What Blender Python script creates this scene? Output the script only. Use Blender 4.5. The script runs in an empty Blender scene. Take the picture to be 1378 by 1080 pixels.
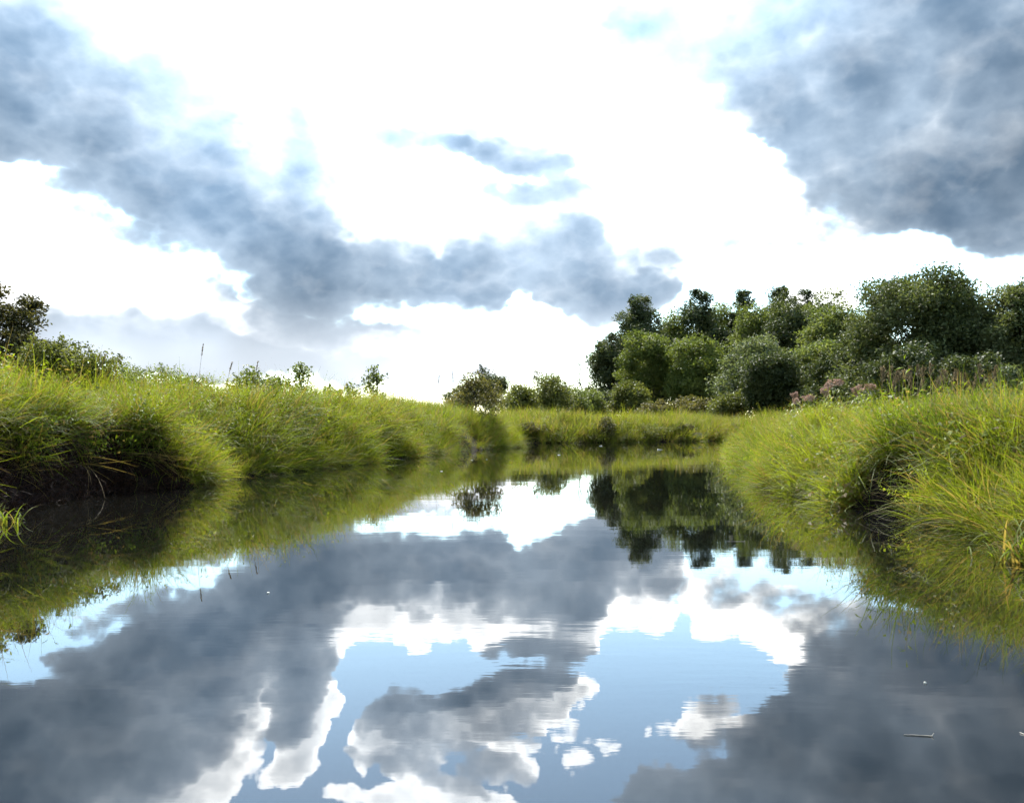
import bpy, math, random
import numpy as np

random.seed(7)
RNG = np.random.default_rng(11)
sc = bpy.context.scene
COL = sc.collection
R = math.radians

# ------------------------------------------------------------------ camera
F_PX = 1323.0            # focal length in pixels of the 1378 px wide photograph
HORIZON = 565.0          # pixel row of the horizon
CAM_H = 1.0              # eye height above the water (seated in a canoe)
cam = bpy.data.cameras.new('camera')
cam.sensor_fit = 'HORIZONTAL'
cam.sensor_width = 36.0
cam.lens = 36.0 * F_PX / 1378.0
cam.clip_start = 0.05
cam.clip_end = 6000
cam_o = bpy.data.objects.new('camera', cam)
COL.objects.link(cam_o)
cam_o.location = (0, 0, CAM_H)
cam_o.rotation_euler = (R(90) + math.atan((HORIZON - 540.0) / F_PX), 0, 0)
sc.camera = cam_o

# ------------------------------------------------------------------ exposure
vs = sc.view_settings
vs.view_transform = 'Standard'
vs.look = 'None'
vs.gamma = 1.0
vs.use_curve_mapping = False
vs.exposure = 1.5
sc.cycles.use_denoising = True
sc.cycles.use_adaptive_sampling = True
sc.cycles.adaptive_threshold = .02
sc.cycles.adaptive_min_samples = 12
sc.cycles.max_bounces = 6
sc.cycles.transmission_bounces = 6
sc.cycles.diffuse_bounces = 2
sc.cycles.glossy_bounces = 3

# ------------------------------------------------------------------ sun + sky
SUN_AZ, SUN_EL = R(-8), R(46)
SUN_DIR = (math.sin(SUN_AZ) * math.cos(SUN_EL), math.cos(SUN_AZ) * math.cos(SUN_EL), math.sin(SUN_EL))
sl = bpy.data.lights.new('sun', 'SUN')
sl.energy = 5.0
sl.angle = R(0.6)
sl.color = (1.0, 0.95, 0.86)
so = bpy.data.objects.new('sun', sl)
COL.objects.link(so)
so.location = (SUN_DIR[0] * 60, SUN_DIR[1] * 60, SUN_DIR[2] * 60)
so.rotation_euler = (R(90) - SUN_EL, 0, math.pi - SUN_AZ)


class NT:
    """small helper round a node tree"""
    def __init__(self, tree):
        self.t = tree

    def n(self, typ, **kw):
        nd = self.t.nodes.new(typ)
        for k, v in kw.items():
            setattr(nd, k, v)
        return nd

    def put(self, sock, v):
        if hasattr(v, 'is_output'):
            self.t.links.new(v, sock)
        elif v is not None:
            sock.default_value = v

    def m(self, op, a, b=None, c=None, clamp=False):
        nd = self.n('ShaderNodeMath', operation=op, use_clamp=clamp)
        self.put(nd.inputs[0], a); self.put(nd.inputs[1], b)
        if c is not None:
            self.put(nd.inputs[2], c)
        return nd.outputs[0]

    def v(self, op, a, b=None, s=None):
        nd = self.n('ShaderNodeVectorMath', operation=op)
        self.put(nd.inputs[0], a)
        if b is not None: self.put(nd.inputs[1], b)
        if s is not None: self.put(nd.inputs['Scale'], s)
        return nd.outputs['Value'] if op in ('DOT_PRODUCT', 'LENGTH') else nd.outputs[0]

    def mixc(self, f, a, b, blend='MIX'):
        nd = self.n('ShaderNodeMix', data_type='RGBA', blend_type=blend)
        self.put(nd.inputs[0], f); self.put(nd.inputs[6], a); self.put(nd.inputs[7], b)
        return nd.outputs[2]

    def noise(self, vec, scale, detail=4, rough=0.55, col=False):
        nd = self.n('ShaderNodeTexNoise')
        self.put(nd.inputs['Vector'], vec)
        nd.inputs['Scale'].default_value = scale
        nd.inputs['Detail'].default_value = detail
        nd.inputs['Roughness'].default_value = rough
        return nd.outputs['Color' if col else 'Fac']

    def ramp(self, f, lo, hi, a=0.0, b=1.0, smooth=True):
        nd = self.n('ShaderNodeMapRange', interpolation_type='SMOOTHSTEP' if smooth else 'LINEAR')
        self.put(nd.inputs[0], f)
        for i, x in enumerate((lo, hi, a, b)):
            nd.inputs[i + 1].default_value = x
        return nd.outputs[0]


def az_el(px, py):
    az = math.atan((px - 689.0) / F_PX)
    return az, math.atan((HORIZON - py) / F_PX * math.cos(az))


# cloud masses: where in the sky they hang (read off as directions), half width, half height, tilt, weight
SEED = (3.1, 7.7, 1.9)
CLOUDS = [
    (40, 60, 260, 150, 10, 1.5), (-120, 60, 260, 160, 0, 1.1), (210, 175, 190, 110, 32, 1.5), (330, 270, 190, 115, 30, 1.2),
    (180, 290, 120, 60, 10, .6), (455, 330, 190, 88, 14, 1.2), (600, 362, 145, 66, 4, 1.6), (715, 330, 155, 95, -4, 1.8),
    (825, 375, 125, 68, 6, 1.9), (765, 268, 70, 45, -30, .45), (560, 305, 120, 60, 10, .6),
    (705, 190, 100, 56, 14, 1.7), (605, 165, 80, 38, 24, 1.5), (520, 140, 70, 40, 20, .5), (398, 165, 50, 90, -10, .9),
    (840, 310, 80, 50, 0, .4), (840, 40, 150, 60, 0, .55),
    (1000, 20, 230, 95, 8, 2.0), (1170, 85, 230, 135, 14, 1.9), (1300, 165, 270, 175, 12, 1.6), (1315, 252, 170, 78, 0, 1.6),
    (1140, 205, 110, 50, 12, .85), (1520, 170, 320, 210, 0, 1.3), (1240, -40, 340, 130, 0, 1.3), (900, -30, 150, 80, 0, 1.2),
    (150, 425, 210, 64, 0, 1.4), (300, 402, 60, 30, 20, .6), (330, 452, 210, 58, 4, 1.4), (530, 482, 220, 46, 0, 1.3),
    (420, 410, 70, 28, 0, .5), (1090, 390, 120, 26, 0, .45), (690, 480, 90, 24, 0, .35), (100, 240, 60, 40, 0, .5),
    (620, 140, 240, 80, -8, .55), (300, 455, 460, 100, 0, .55), (950, 140, 170, 64, 14, .62), (1060, 305, 270, 84, -4, .56), (300, 90, 160, 60, 30, .5), (600, 45, 260, 40, -6, .62), (1230, 150, 130, 100, 0, 1.5), (650, 352, 220, 60, 2, 1.6),
    (-200, 400, 220, 70, 0, .8), (1560, 420, 180, 60, 0, .6),
]
w = bpy.data.worlds.new('World')
sc.world = w
w.use_nodes = True
w.cycles.sampling_method = 'MANUAL'
w.cycles.sample_map_resolution = 1024


def density_group(name, full):
    g = bpy.data.node_groups.new(name, 'ShaderNodeTree')
    g.interface.new_socket('Direction', in_out='INPUT', socket_type='NodeSocketVector')
    g.interface.new_socket('Density', in_out='OUTPUT', socket_type='NodeSocketFloat')
    q = NT(g)
    gi = q.n('NodeGroupInput'); go = q.n('NodeGroupOutput')
    D = gi.outputs[0]
    sep = q.n('ShaderNodeSeparateXYZ'); q.put(sep.inputs[0], D)
    az = q.m('ARCTAN2', sep.outputs[0], sep.outputs[1])
    el = q.m('ARCSINE', sep.outputs[2])
    cmb = q.n('ShaderNodeCombineXYZ'); q.put(cmb.inputs[0], az); q.put(cmb.inputs[1], el); cmb.inputs[2].default_value = 1.0
    flat = q.v('ADD', q.v('MULTIPLY', D, (1, 1, 1.35)), SEED)
    wA = q.v('SUBTRACT', q.noise(flat, 9.0, 4 if full else 2, .6, True), (.5, .5, .5))
    P = q.v('ADD', cmb.outputs[0], q.v('MULTIPLY', wA, (.13, .09, 0)))
    tot = None
    for (cx, cy, hw, hh, rot, amp) in CLOUDS:
        a, e = az_el(cx, cy)
        c, s_ = math.cos(R(-rot)), math.sin(R(-rot))
        hw, hh = hw * .92 / F_PX, hh * .92 / F_PX
        u = q.v('DOT_PRODUCT', P, (c / hw, s_ / hw, -(a * c + e * s_) / hw))
        v = q.v('DOT_PRODUCT', P, (-s_ / hh, c / hh, (a * s_ - e * c) / hh))
        r2 = q.m('MULTIPLY_ADD', u, u, q.m('MULTIPLY', v, v))
        f = q.m('SUBTRACT', 1.0, r2, clamp=True)
        tot = q.m('MULTIPLY_ADD', f, amp * 1.2, tot if tot is not None else 0.0)
    tot = q.m('MULTIPLY', q.m('TANH', tot), 1.15)
    fb = q.noise(flat, 6.5, 6 if full else 4, .62)
    # broken cloud goes on in the same way all round the sky
    fwd = q.m('MAXIMUM', q.m('ABSOLUTE', az), q.m('MULTIPLY', el, 1.35))
    out_w = q.ramp(fwd, .52, .85)
    big = q.noise(flat, 2.3, 2, .55)
    tot = q.m('MAXIMUM', tot, q.m('MULTIPLY', out_w, q.ramp(big, .42, .66, 0.0, 1.0)))
    dn = q.m('MULTIPLY', tot, 2.1)
    dn = q.m('MULTIPLY_ADD', q.m('SUBTRACT', fb, .5), 1.8, dn)
    if full:
        fine = q.noise(flat, 30.0, 4, .6)
        dn = q.m('MULTIPLY_ADD', q.m('SUBTRACT', fine, .5), .6, dn)
        vo = q.n('ShaderNodeTexVoronoi', feature='F1')          # cauliflower heads
        q.put(vo.inputs['Vector'], q.v('ADD', flat, q.v('SCALE', wA, s=.06)))
        vo.inputs['Scale'].default_value = 15.0; vo.inputs['Detail'].default_value = 2.0; vo.inputs['Roughness'].default_value = .55
        dn = q.m('MULTIPLY_ADD', q.m('SUBTRACT', .42, vo.outputs['Distance']), 1.0, dn)
    dn = q.m('MAXIMUM', q.m('SUBTRACT', dn, .52), 0.0)
    q.put(go.inputs[0], dn)
    return g


G_FULL = density_group('cloud_density', True)
q = NT(w.node_tree)
w.node_tree.nodes.clear()
wo = q.n('ShaderNodeOutputWorld'); bg = q.n('ShaderNodeBackground')
w.node_tree.links.new(bg.outputs[0], wo.inputs[0])
SKY_STRENGTH = 0.14
bg.inputs[1].default_value = SKY_STRENGTH
tc = q.n('ShaderNodeTexCoord')
DIR = q.v('NORMALIZE', tc.outputs['Generated'])
sky = q.n('ShaderNodeTexSky', sky_type='NISHITA')
sky.sun_disc = False
sky.sun_elevation = SUN_EL
sky.sun_rotation = SUN_AZ
sky.dust_density = 0.3
sky.air_density = 0.9
sky.ozone_density = 0.3


def dens(vec, g):
    nd = q.n('ShaderNodeGroup'); nd.node_tree = g
    q.put(nd.inputs[0], vec)
    return nd.outputs[0]


cosS = q.v('DOT_PRODUCT', DIR, SUN_DIR)
tang = q.v('NORMALIZE', q.v('SUBTRACT', SUN_DIR, q.v('SCALE', DIR, s=cosS)))
d0 = dens(DIR, G_FULL)
d1 = dens(q.v('NORMALIZE', q.v('ADD', DIR, q.v('SCALE', tang, s=0.032))), G_FULL)
T = q.m('EXPONENT', q.m('MULTIPLY', d0, -9.0))
lit = q.m('EXPONENT', q.m('MULTIPLY', q.m('MULTIPLY_ADD', d1, 1.2, q.m('MULTIPLY', d0, .35)), -3.4))
ang = q.m('ARCCOSINE', q.m('MINIMUM', cosS, .99999))
halo = q.m('EXPONENT', q.m('MULTIPLY', ang, -3.0))
sz = q.n('ShaderNodeSeparateXYZ'); q.put(sz.inputs[0], DIR)
low = q.ramp(sz.outputs[2], .045, .13, 1, 0)
Lb = q.m('MULTIPLY', q.m('MULTIPLY', lit, q.m('MULTIPLY_ADD', low, -.7, 1.0)), q.m('MULTIPLY_ADD', halo, 38.0, q.m('MULTIPLY_ADD', cosS, -5.0, 12.0)))
relief = q.m('MULTIPLY', q.m('SUBTRACT', d0, d1), 1.0, clamp=True)
Lb = q.m('ADD', Lb, q.m('MULTIPLY', relief, q.m('MULTIPLY', q.m('MULTIPLY_ADD', low, -.8, 1.0), .55)))
dk_var = q.ramp(q.noise(DIR, 5.0, 3, .5), .3, .7, .8, 1.2)
thick = q.ramp(q.m('MULTIPLY_ADD', d1, .5, q.m('MULTIPLY', d0, .5)), .5, 2.0)
dark = q.v('SCALE', q.mixc(low, q.mixc(thick, (1.04, 1.32, 1.64, 1), (.34, .54, .80, 1)), (2.3, 2.55, 2.85, 1)), s=q.m('MULTIPLY', dk_var, q.m('MULTIPLY_ADD', q.m('EXPONENT', q.m('MULTIPLY', ang, -7.0)), 70.0, .70)))
cloud = q.v('ADD', q.v('SCALE', (1.0, .965, .90), s=Lb), dark)
mixed = q.v('ADD', q.v('SCALE', q.v('MULTIPLY', sky.outputs[0], (.97, 1.06, 1.01)), s=T), q.v('SCALE', cloud, s=q.m('SUBTRACT', 1.0, T)))
q.put(bg.inputs[0], mixed)

# ------------------------------------------------------------------ helpers
def tag(o, label=None, cat=None, group=None, kind=None):
    if label: o['label'] = label
    if cat: o['category'] = cat
    if group: o['group'] = group
    if kind: o['kind'] = kind
    return o


def fast_mesh(name, verts, faces, attrs=None, smooth=False, mats=()):
    """verts (N,3); faces (M,k) all of one size; attrs {name: per-vertex float}"""
    me = bpy.data.meshes.new(name)
    verts = np.asarray(verts, np.float32); faces = np.asarray(faces, np.int32)
    k = faces.shape[1]
    me.vertices.add(len(verts)); me.vertices.foreach_set('co', verts.ravel())
    me.loops.add(faces.size); me.loops.foreach_set('vertex_index', faces.ravel())
    me.polygons.add(len(faces))
    me.polygons.foreach_set('loop_start', np.arange(0, faces.size, k, dtype=np.int32))
    me.polygons.foreach_set('loop_total', np.full(len(faces), k, np.int32))
    if smooth:
        me.polygons.foreach_set('use_smooth', np.ones(len(faces), bool))
    for an, av in (attrs or {}).items():
        a = me.attributes.new(an, 'FLOAT', 'POINT')
        a.data.foreach_set('value', np.asarray(av, np.float32))
    me.update(calc_edges=True)
    for m_ in mats:
        me.materials.append(m_)
    return me


def link(name, me, parent=None, loc=(0, 0, 0)):
    o = bpy.data.objects.new(name, me)
    COL.objects.link(o)
    o.parent = parent
    o.location = loc
    return o


def empty(name, loc):
    o = bpy.data.objects.new(name, None)
    o.empty_display_size = .3
    COL.objects.link(o)
    o.location = loc
    return o


def vnoise(x, y, seed=0):
    """smooth value noise in 0..1"""
    xi = np.floor(x).astype(np.int64); yi = np.floor(y).astype(np.int64)
    fx = x - xi; fy = y - yi
    fx = fx * fx * (3 - 2 * fx); fy = fy * fy * (3 - 2 * fy)
    def h(a, b):
        n = (a * 374761393 + b * 668265263 + seed * 974711) & 0x7fffffff
        n = ((n ^ (n >> 13)) * 1274126177) & 0x7fffffff
        return ((n ^ (n >> 16)) & 0xffff) / 65535.0
    return ((h(xi, yi) * (1 - fx) + h(xi + 1, yi) * fx) * (1 - fy)
            + (h(xi, yi + 1) * (1 - fx) + h(xi + 1, yi + 1) * fx) * fy)


def sstep(x, a, b):
    t = np.clip((x - a) / (b - a), 0, 1)
    return t * t * (3 - 2 * t)


def tubes(paths, sides=6):
    """paths: list of (points (n,3), radii (n)); one quad mesh of tapered tubes with closed tips"""
    V = []; Fc = []; base = 0
    for pts, rad in paths:
        pts = np.asarray(pts, float); rad = np.asarray(rad, float)
        n = len(pts)
        tan = np.gradient(pts, axis=0)
        tan /= np.linalg.norm(tan, axis=1)[:, None] + 1e-9
        ref = np.where(np.abs(tan[:, 2:3]) > .9, np.array([[1., 0, 0]]), np.array([[0, 0, 1.]]))
        u = np.cross(tan, ref); u /= np.linalg.norm(u, axis=1)[:, None] + 1e-9
        v = np.cross(tan, u)
        ang = np.arange(sides) * 2 * math.pi / sides
        ring = (pts[:, None, :] + rad[:, None, None] * (np.cos(ang)[None, :, None] * u[:, None, :] + np.sin(ang)[None, :, None] * v[:, None, :]))
        V.append(ring.reshape(-1, 3))
        for i in range(n - 1):
            for s in range(sides):
                s2 = (s + 1) % sides
                Fc.append((base + i * sides + s, base + i * sides + s2, base + (i + 1) * sides + s2, base + (i + 1) * sides + s))
        base += n * sides
    return np.concatenate(V), np.array(Fc)


# ------------------------------------------------------------------ materials
def mat(name):
    m_ = bpy.data.materials.new(name)
    m_.use_nodes = True
    m_.node_tree.nodes.clear()
    return m_, NT(m_.node_tree)


def finish(q, shader):
    o = q.n('ShaderNodeOutputMaterial')
    q.t.links.new(shader, o.inputs[0])


def leaf_material(name, c_dark, c_mid, c_light, trans=.4, rough=.6, spec=.12, nscale=.35, tr_tint=(1.25, 1.25, .55)):
    m_, q = mat(name)
    at = q.n('ShaderNodeAttribute', attribute_name='tint')
    geo = q.n('ShaderNodeNewGeometry')
    nz = q.noise(geo.outputs['Position'], nscale, 4, .6)
    f = q.m('ADD', q.m('MULTIPLY', at.outputs['Fac'], .65), q.m('MULTIPLY', q.ramp(nz, .3, .7), .35))
    c = q.mixc(q.ramp(f, .15, .55, smooth=False), (*c_dark, 1), (*c_mid, 1))
    c = q.mixc(q.ramp(f, .55, .95, smooth=False), c, (*c_light, 1))
    p = q.n('ShaderNodeBsdfPrincipled')
    q.put(p.inputs['Base Color'], c)
    p.inputs['Roughness'].default_value = rough
    p.inputs['Specular IOR Level'].default_value = spec
    tr = q.n('ShaderNodeBsdfTranslucent')
    q.put(tr.inputs[0], q.mixc(1.0, c, (*tr_tint, 1), 'MULTIPLY'))
    mx = q.n('ShaderNodeMixShader'); mx.inputs[0].default_value = trans
    q.t.links.new(p.outputs[0], mx.inputs[1]); q.t.links.new(tr.outputs[0], mx.inputs[2])
    finish(q, mx.outputs[0])
    return m_


def simple_material(name, c1, c2, scale=8, rough=.8, spec=.2, bump=.0, stretch=(1, 1, 1)):
    m_, q = mat(name)
    t = q.n('ShaderNodeTexCoord')
    nz = q.noise(q.v('MULTIPLY', t.outputs['Object'], stretch), scale, 6, .6)
    c = q.mixc(q.ramp(nz, .3, .7), (*c1, 1), (*c2, 1))
    p = q.n('ShaderNodeBsdfPrincipled')
    q.put(p.inputs['Base Color'], c)
    p.inputs['Roughness'].default_value = rough
    p.inputs['Specular IOR Level'].default_value = spec
    if bump:
        b = q.n('ShaderNodeBump'); b.inputs['Strength'].default_value = bump; b.inputs['Distance'].default_value = .05
        q.put(b.inputs['Height'], nz); q.put(p.inputs['Normal'], b.outputs[0])
    finish(q, p.outputs[0])
    return m_


def grass_material(name, green, yellow, dead, deadness=.25):
    m_, q = mat(name)
    at = q.n('ShaderNodeAttribute', attribute_name='tint')
    al = q.n('ShaderNodeAttribute', attribute_name='along')
    oi = q.n('ShaderNodeObjectInfo')
    nz = q.noise(oi.outputs['Location'], .8, 4, .65)
    f = q.m('ADD', q.m('MULTIPLY', at.outputs['Fac'], .4), q.m('MULTIPLY', q.ramp(nz, .34, .66), .6))
    c = q.mixc(f, (*green, 1), (*yellow, 1))
    # dry straw blades here and there, and dry sheaths low on the stems
    nz2 = q.noise(oi.outputs['Location'], 1.3, 3, .6)
    dry = q.m('GREATER_THAN', q.m('MULTIPLY_ADD', q.ramp(nz2, .35, .75), .35, at.outputs['Fac']), 1.02 - deadness * .25)
    low = q.m('MULTIPLY', q.ramp(al.outputs['Fac'], .0, .35, 1, 0), .6)
    c = q.mixc(q.m('MAXIMUM', q.m('MULTIPLY', dry, .85), low), c, (*dead, 1))
    p = q.n('ShaderNodeBsdfPrincipled')
    q.put(p.inputs['Base Color'], c)
    p.inputs['Roughness'].default_value = .6
    p.inputs['Specular IOR Level'].default_value = .12
    tr = q.n('ShaderNodeBsdfTranslucent')
    q.put(tr.inputs[0], q.mixc(1.0, c, (1.3, 1.25, .6, 1), 'MULTIPLY'))
    mx = q.n('ShaderNodeMixShader'); mx.inputs[0].default_value = .52
    q.t.links.new(p.outputs[0], mx.inputs[1]); q.t.links.new(tr.outputs[0], mx.inputs[2])
    finish(q, mx.outputs[0])
    return m_


M = {}
M['grass'] = grass_material('long_grass', (.056, .094, .010), (.215, .252, .019), (.20, .14, .06), .55)
M['meadow'] = grass_material('meadow_grass', (.066, .098, .012), (.215, .230, .024), (.20, .15, .07), .4)
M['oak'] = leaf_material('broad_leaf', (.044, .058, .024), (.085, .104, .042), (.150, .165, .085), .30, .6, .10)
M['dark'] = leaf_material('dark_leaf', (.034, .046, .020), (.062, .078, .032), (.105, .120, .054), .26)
M['mid'] = leaf_material('mid_leaf', (.062, .084, .026), (.115, .142, .044), (.185, .200, .076), .38)
M['willow'] = leaf_material('fine_leaf', (.064, .088, .024), (.110, .138, .036), (.160, .182, .050), .38)
M['pale'] = leaf_material('pale_leaf', (.060, .078, .038), (.105, .128, .066), (.165, .185, .110), .32, .6, .10)
M['pine'] = leaf_material('pine_needle', (.036, .052, .026), (.062, .082, .040), (.100, .118, .058), .28)
M['olive'] = leaf_material('olive_leaf', (.065, .078, .022), (.115, .128, .038), (.180, .182, .062), .36)
M['brown'] = leaf_material('rusty_leaf', (.062, .060, .024), (.108, .102, .038), (.165, .138, .060), .32)
M['red'] = leaf_material('reddish_leaf', (.030, .028, .018), (.060, .060, .026), (.110, .085, .045), .3)
M['bark'] = simple_material('bark', (.035, .028, .022), (.09, .075, .06), 9, .9, .1, .5, (1, 1, .25))
M['dead'] = simple_material('bleached_wood', (.20, .18, .15), (.34, .31, .27), 6, .85, .15, .3, (1, 1, .3))
M['stem'] = simple_material('green_stem', (.07, .09, .03), (.12, .13, .05), 14, .7, .2)
M['flower'] = leaf_material('pink_flower', (.26, .165, .115), (.37, .25, .185), (.47, .36, .28), .25, .7, .1, 3.0, (1, .9, .9))
M['plume'] = leaf_material('dry_plume', (.085, .068, .042), (.14, .112, .068), (.21, .175, .11), .35, .7, .1, 2.0, (1.1, 1, .8))
M['straw'] = simple_material('straw', (.24, .18, .10), (.36, .29, .17), 20, .75, .2)
M['twig'] = simple_material('wet_twig', (.13, .115, .09), (.24, .215, .17), 20, .4, .5)
M['petal'] = simple_material('floating_petal', (.36, .36, .30), (.56, .56, .50), 30, .45, .4)

# ------------------------------------------------------------------ river course
LEFT = [(-5.6, -18), (-5.2, -6), (-4.9, 2), (-4.75, 7), (-4.75, 10.6), (-5.1, 14.0), (-4.75, 16.6), (-4.0, 19.7), (-3.2, 23), (-2.6, 26.5),
        (-1.9, 29.4), (-1.2, 32.3), (-.35, 34.6), (.25, 36.0), (.2, 37.4), (-.4, 39.4), (.3, 42.0)]
FAR = [(2.6, 42.8), (5, 44), (8, 46), (12, 48.5), (18, 51), (30, 54), (55, 57)]
RIGHT = [(55, 46), (30, 43.5), (18, 42), (11.5, 40.2), (8.6, 38.2), (7.3, 33), (6.1, 28), (5.3, 24), (4.4, 19.6), (4.0, 16.5), (3.85, 14.4), (3.95, 12.6), (3.8, 10.9),
         (4.0, 9.4), (3.7, 7.8), (3.4, 6.5), (3.3, 3), (3.6, -4), (4.4, -18)]


def densify(pts, step=.45):
    out = []
    for (a, b), (c, d) in zip(pts[:-1], pts[1:]):
        L = math.hypot(c - a, d - b)
        n = max(1, int(L / step)) if max(abs(a), abs(c)) < 16 else 1
        for i in range(n):
            out.append((a + (c - a) * i / n, b + (d - b) * i / n))
    return out


POLY = np.array(densify(LEFT + FAR + RIGHT + [LEFT[0]]))
s_arc = np.arange(len(POLY)) * .45
nrm = np.roll(POLY, -1, 0) - np.roll(POLY, 1, 0)
nrm = np.stack([nrm[:, 1], -nrm[:, 0]], 1) / (np.linalg.norm(nrm, axis=1)[:, None] + 1e-9)
near = (np.abs(POLY[:, 0]) < 15)
lobes = (vnoise(s_arc / 1.5, s_arc * 0 + 3.3, 5) - .5) * .62 + (vnoise(s_arc / .6, s_arc * 0 + 1.3, 6) - .5) * .26
POLY = POLY + nrm * (lobes * near)[:, None]


def river_sd(x, y):
    """signed distance to the shoreline: positive on land"""
    x = np.asarray(x, float); y = np.asarray(y, float)
    shp = x.shape; p = np.stack([x.ravel(), y.ravel()], 1)
    A = POLY; B = np.roll(POLY, -1, 0)
    best = np.full(len(p), 1e18); inside = np.zeros(len(p), bool)
    for a, b in zip(A, B):
        ab = b - a; ap = p - a
        t = np.clip((ap @ ab) / (ab @ ab + 1e-12), 0, 1)
        dd = ((ap - t[:, None] * ab) ** 2).sum(1)
        np.minimum(best, dd, out=best)
        if a[1] != b[1]:
            cr = ((a[1] > p[:, 1]) != (b[1] > p[:, 1]))
            xi = a[0] + (p[:, 1] - a[1]) * (b[0] - a[0]) / (b[1] - a[1])
            inside ^= cr & (p[:, 0] < xi)
    d = np.sqrt(best)
    return np.where(inside, -d, d).reshape(shp)


def undercut(x, y):
    """how far (m) the bank is eaten away at a point of the shore"""
    a = np.where(x < 0, 1.1 * np.clip(1 - ((y - 11.2) / 3.7) ** 2, 0, 1), 0.0)
    b = np.where(x > 0, .55 * np.clip(1 - ((y - 10.7) / .7) ** 2, 0, 1), 0.0)
    return a + b


def ground_z(x, y, d=None):
    x = np.asarray(x, float); y = np.asarray(y, float)
    if d is None:
        d = river_sd(x, y)
    eat = undercut(x, y); dd0 = d; d = d - eat
    wl = 1 / (1 + np.exp(np.clip((x + .3) / .8, -30, 30))) / (1 + np.exp(np.clip((y - 40.5) / 1.2, -30, 30)))
    near_l = 1 - sstep(y, 19, 27)
    H = .42 + .42 * wl + .04 * wl * near_l
    tip = sstep(y, 20, 36) * sstep(x, 2, 5) * (1 - sstep(y, 39, 42))
    H = H - .22 * tip + .11 * (1 - wl) * (1 - sstep(y, 24, 34)) + .30 * (vnoise(x / 2.4, y / 2.4, 9) - .4) * sstep(y, 40.5, 42.5) * (1 - sstep(y, 60, 70)) + .14 * (1 - wl) * (1 - sstep(y, 8, 14))
    lump = (vnoise(x / 1.3, y / 1.3, 1) - .5) * .48 + (vnoise(x / 3.6, y / 3.6, 2) - .5) * .30
    land = -.12 + (H + .12 + lump * sstep(d, .1, 1.6)) * np.where(eat > .08, sstep(d, -.10, .40), sstep(d, -.15, 1.25)) + .10 * sstep(d, 1, 5) * wl
    far = sstep(np.hypot(x, y), 70, 180)
    land = land * (1 - far) + .55 * far + (vnoise(x / 40, y / 40, 4) - .5) * .5 * far
    bed = -.12 - .75 * sstep(-d, 0, 2.0)
    return np.where(d >= -.15, land, bed)


def axis(lo, hi, step, reach):
    core = list(np.arange(lo, hi + 1e-6, step))
    s = step; v = hi; right = []
    while v < reach:
        s *= 1.28; v += s; right.append(v)
    s = step; v = lo; left = []
    while v > -reach:
        s *= 1.28; v -= s; left.append(v)
    return np.array(left[::-1] + core + right)


gx, gy = axis(-10, 16, .25, 2600), axis(2, 52, .25, 2600)
GX, GY = np.meshgrid(gx, gy, indexing='ij')
GZ = ground_z(GX, GY)
nx, ny = GX.shape
idx = np.arange(nx * ny).reshape(nx, ny)
gf = np.stack([idx[:-1, :-1].ravel(), idx[1:, :-1].ravel(), idx[1:, 1:].ravel(), idx[:-1, 1:].ravel()], 1)

m_, q = mat('earth')
geo = q.n('ShaderNodeNewGeometry')
sp = q.n('ShaderNodeSeparateXYZ'); q.put(sp.inputs[0], geo.outputs['Position'])
n1 = q.noise(geo.outputs['Position'], 1.6, 8, .65); n2 = q.noise(geo.outputs['Position'], .05, 4)
mud = q.mixc(q.ramp(n1, .3, .7), (.008, .006, .004, 1), (.018, .012, .008, 1))
turf = q.mixc(q.ramp(n1, .3, .7), (.055, .060, .020, 1), (.12, .125, .035, 1))
turf = q.mixc(q.m('MULTIPLY', q.ramp(n2, .4, .65), .5), turf, (.13, .115, .045, 1))
c = q.mixc(q.ramp(q.m('MULTIPLY_ADD', n1, .3, sp.outputs[2]), .75, 1.1), mud, turf)
p = q.n('ShaderNodeBsdfPrincipled'); q.put(p.inputs['Base Color'], c)
p.inputs['Roughness'].default_value = .95; p.inputs['Specular IOR Level'].default_value = .1
b = q.n('ShaderNodeBump'); b.inputs['Strength'].default_value = .7; b.inputs['Distance'].default_value = .12
q.put(b.inputs['Height'], n1); q.put(p.inputs['Normal'], b.outputs[0])
finish(q, p.outputs[0])
M['earth'] = m_
ground = link('ground', fast_mesh('ground', np.stack([GX.ravel(), GY.ravel(), GZ.ravel()], 1), gf, smooth=True, mats=[M['earth']]))
tag(ground, 'dark earth of the meadow and the river banks', 'ground', kind='structure')

# ------------------------------------------------------------------ water
m_, q = mat('river_water')
geo = q.n('ShaderNodeNewGeometry')
pos = geo.outputs['Position']
r1 = q.noise(q.v('MULTIPLY', pos, (.55, 1.5, 1)), 1.7, 3, .5)
r2 = q.noise(q.v('MULTIPLY', pos, (.8, 2.6, 1)), 6.0, 3, .5)
patch = q.ramp(q.noise(q.v('MULTIPLY', pos, (.5, 1.2, 1)), .32, 3, .6), .42, .66, .12, 1.0)
hgt = q.m('MULTIPLY', q.m('MULTIPLY_ADD', r2, .22, r1), patch)
b = q.n('ShaderNodeBump'); b.inputs['Strength'].default_value = .011; b.inputs['Distance'].default_value = .10
q.put(b.inputs['Height'], hgt)
p = q.n('ShaderNodeBsdfPrincipled')
silt = q.mixc(q.ramp(q.noise(pos, .25, 3), .35, .65), (.003, .0035, .003, 1), (.005, .005, .004, 1))
q.put(p.inputs['Base Color'], silt)
p.inputs['Roughness'].default_value = .015
p.inputs['IOR'].default_value = 1.5
q.put(p.inputs['Normal'], b.outputs[0])
finish(q, p.outputs[0])
M['water'] = m_
wv = [(-12, -19, 0), (58, -19, 0), (58, 62, 0), (-12, 62, 0)]
river = link('river', fast_mesh('river', wv, [(0, 1, 2, 3)], mats=[M['water']]))
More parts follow.
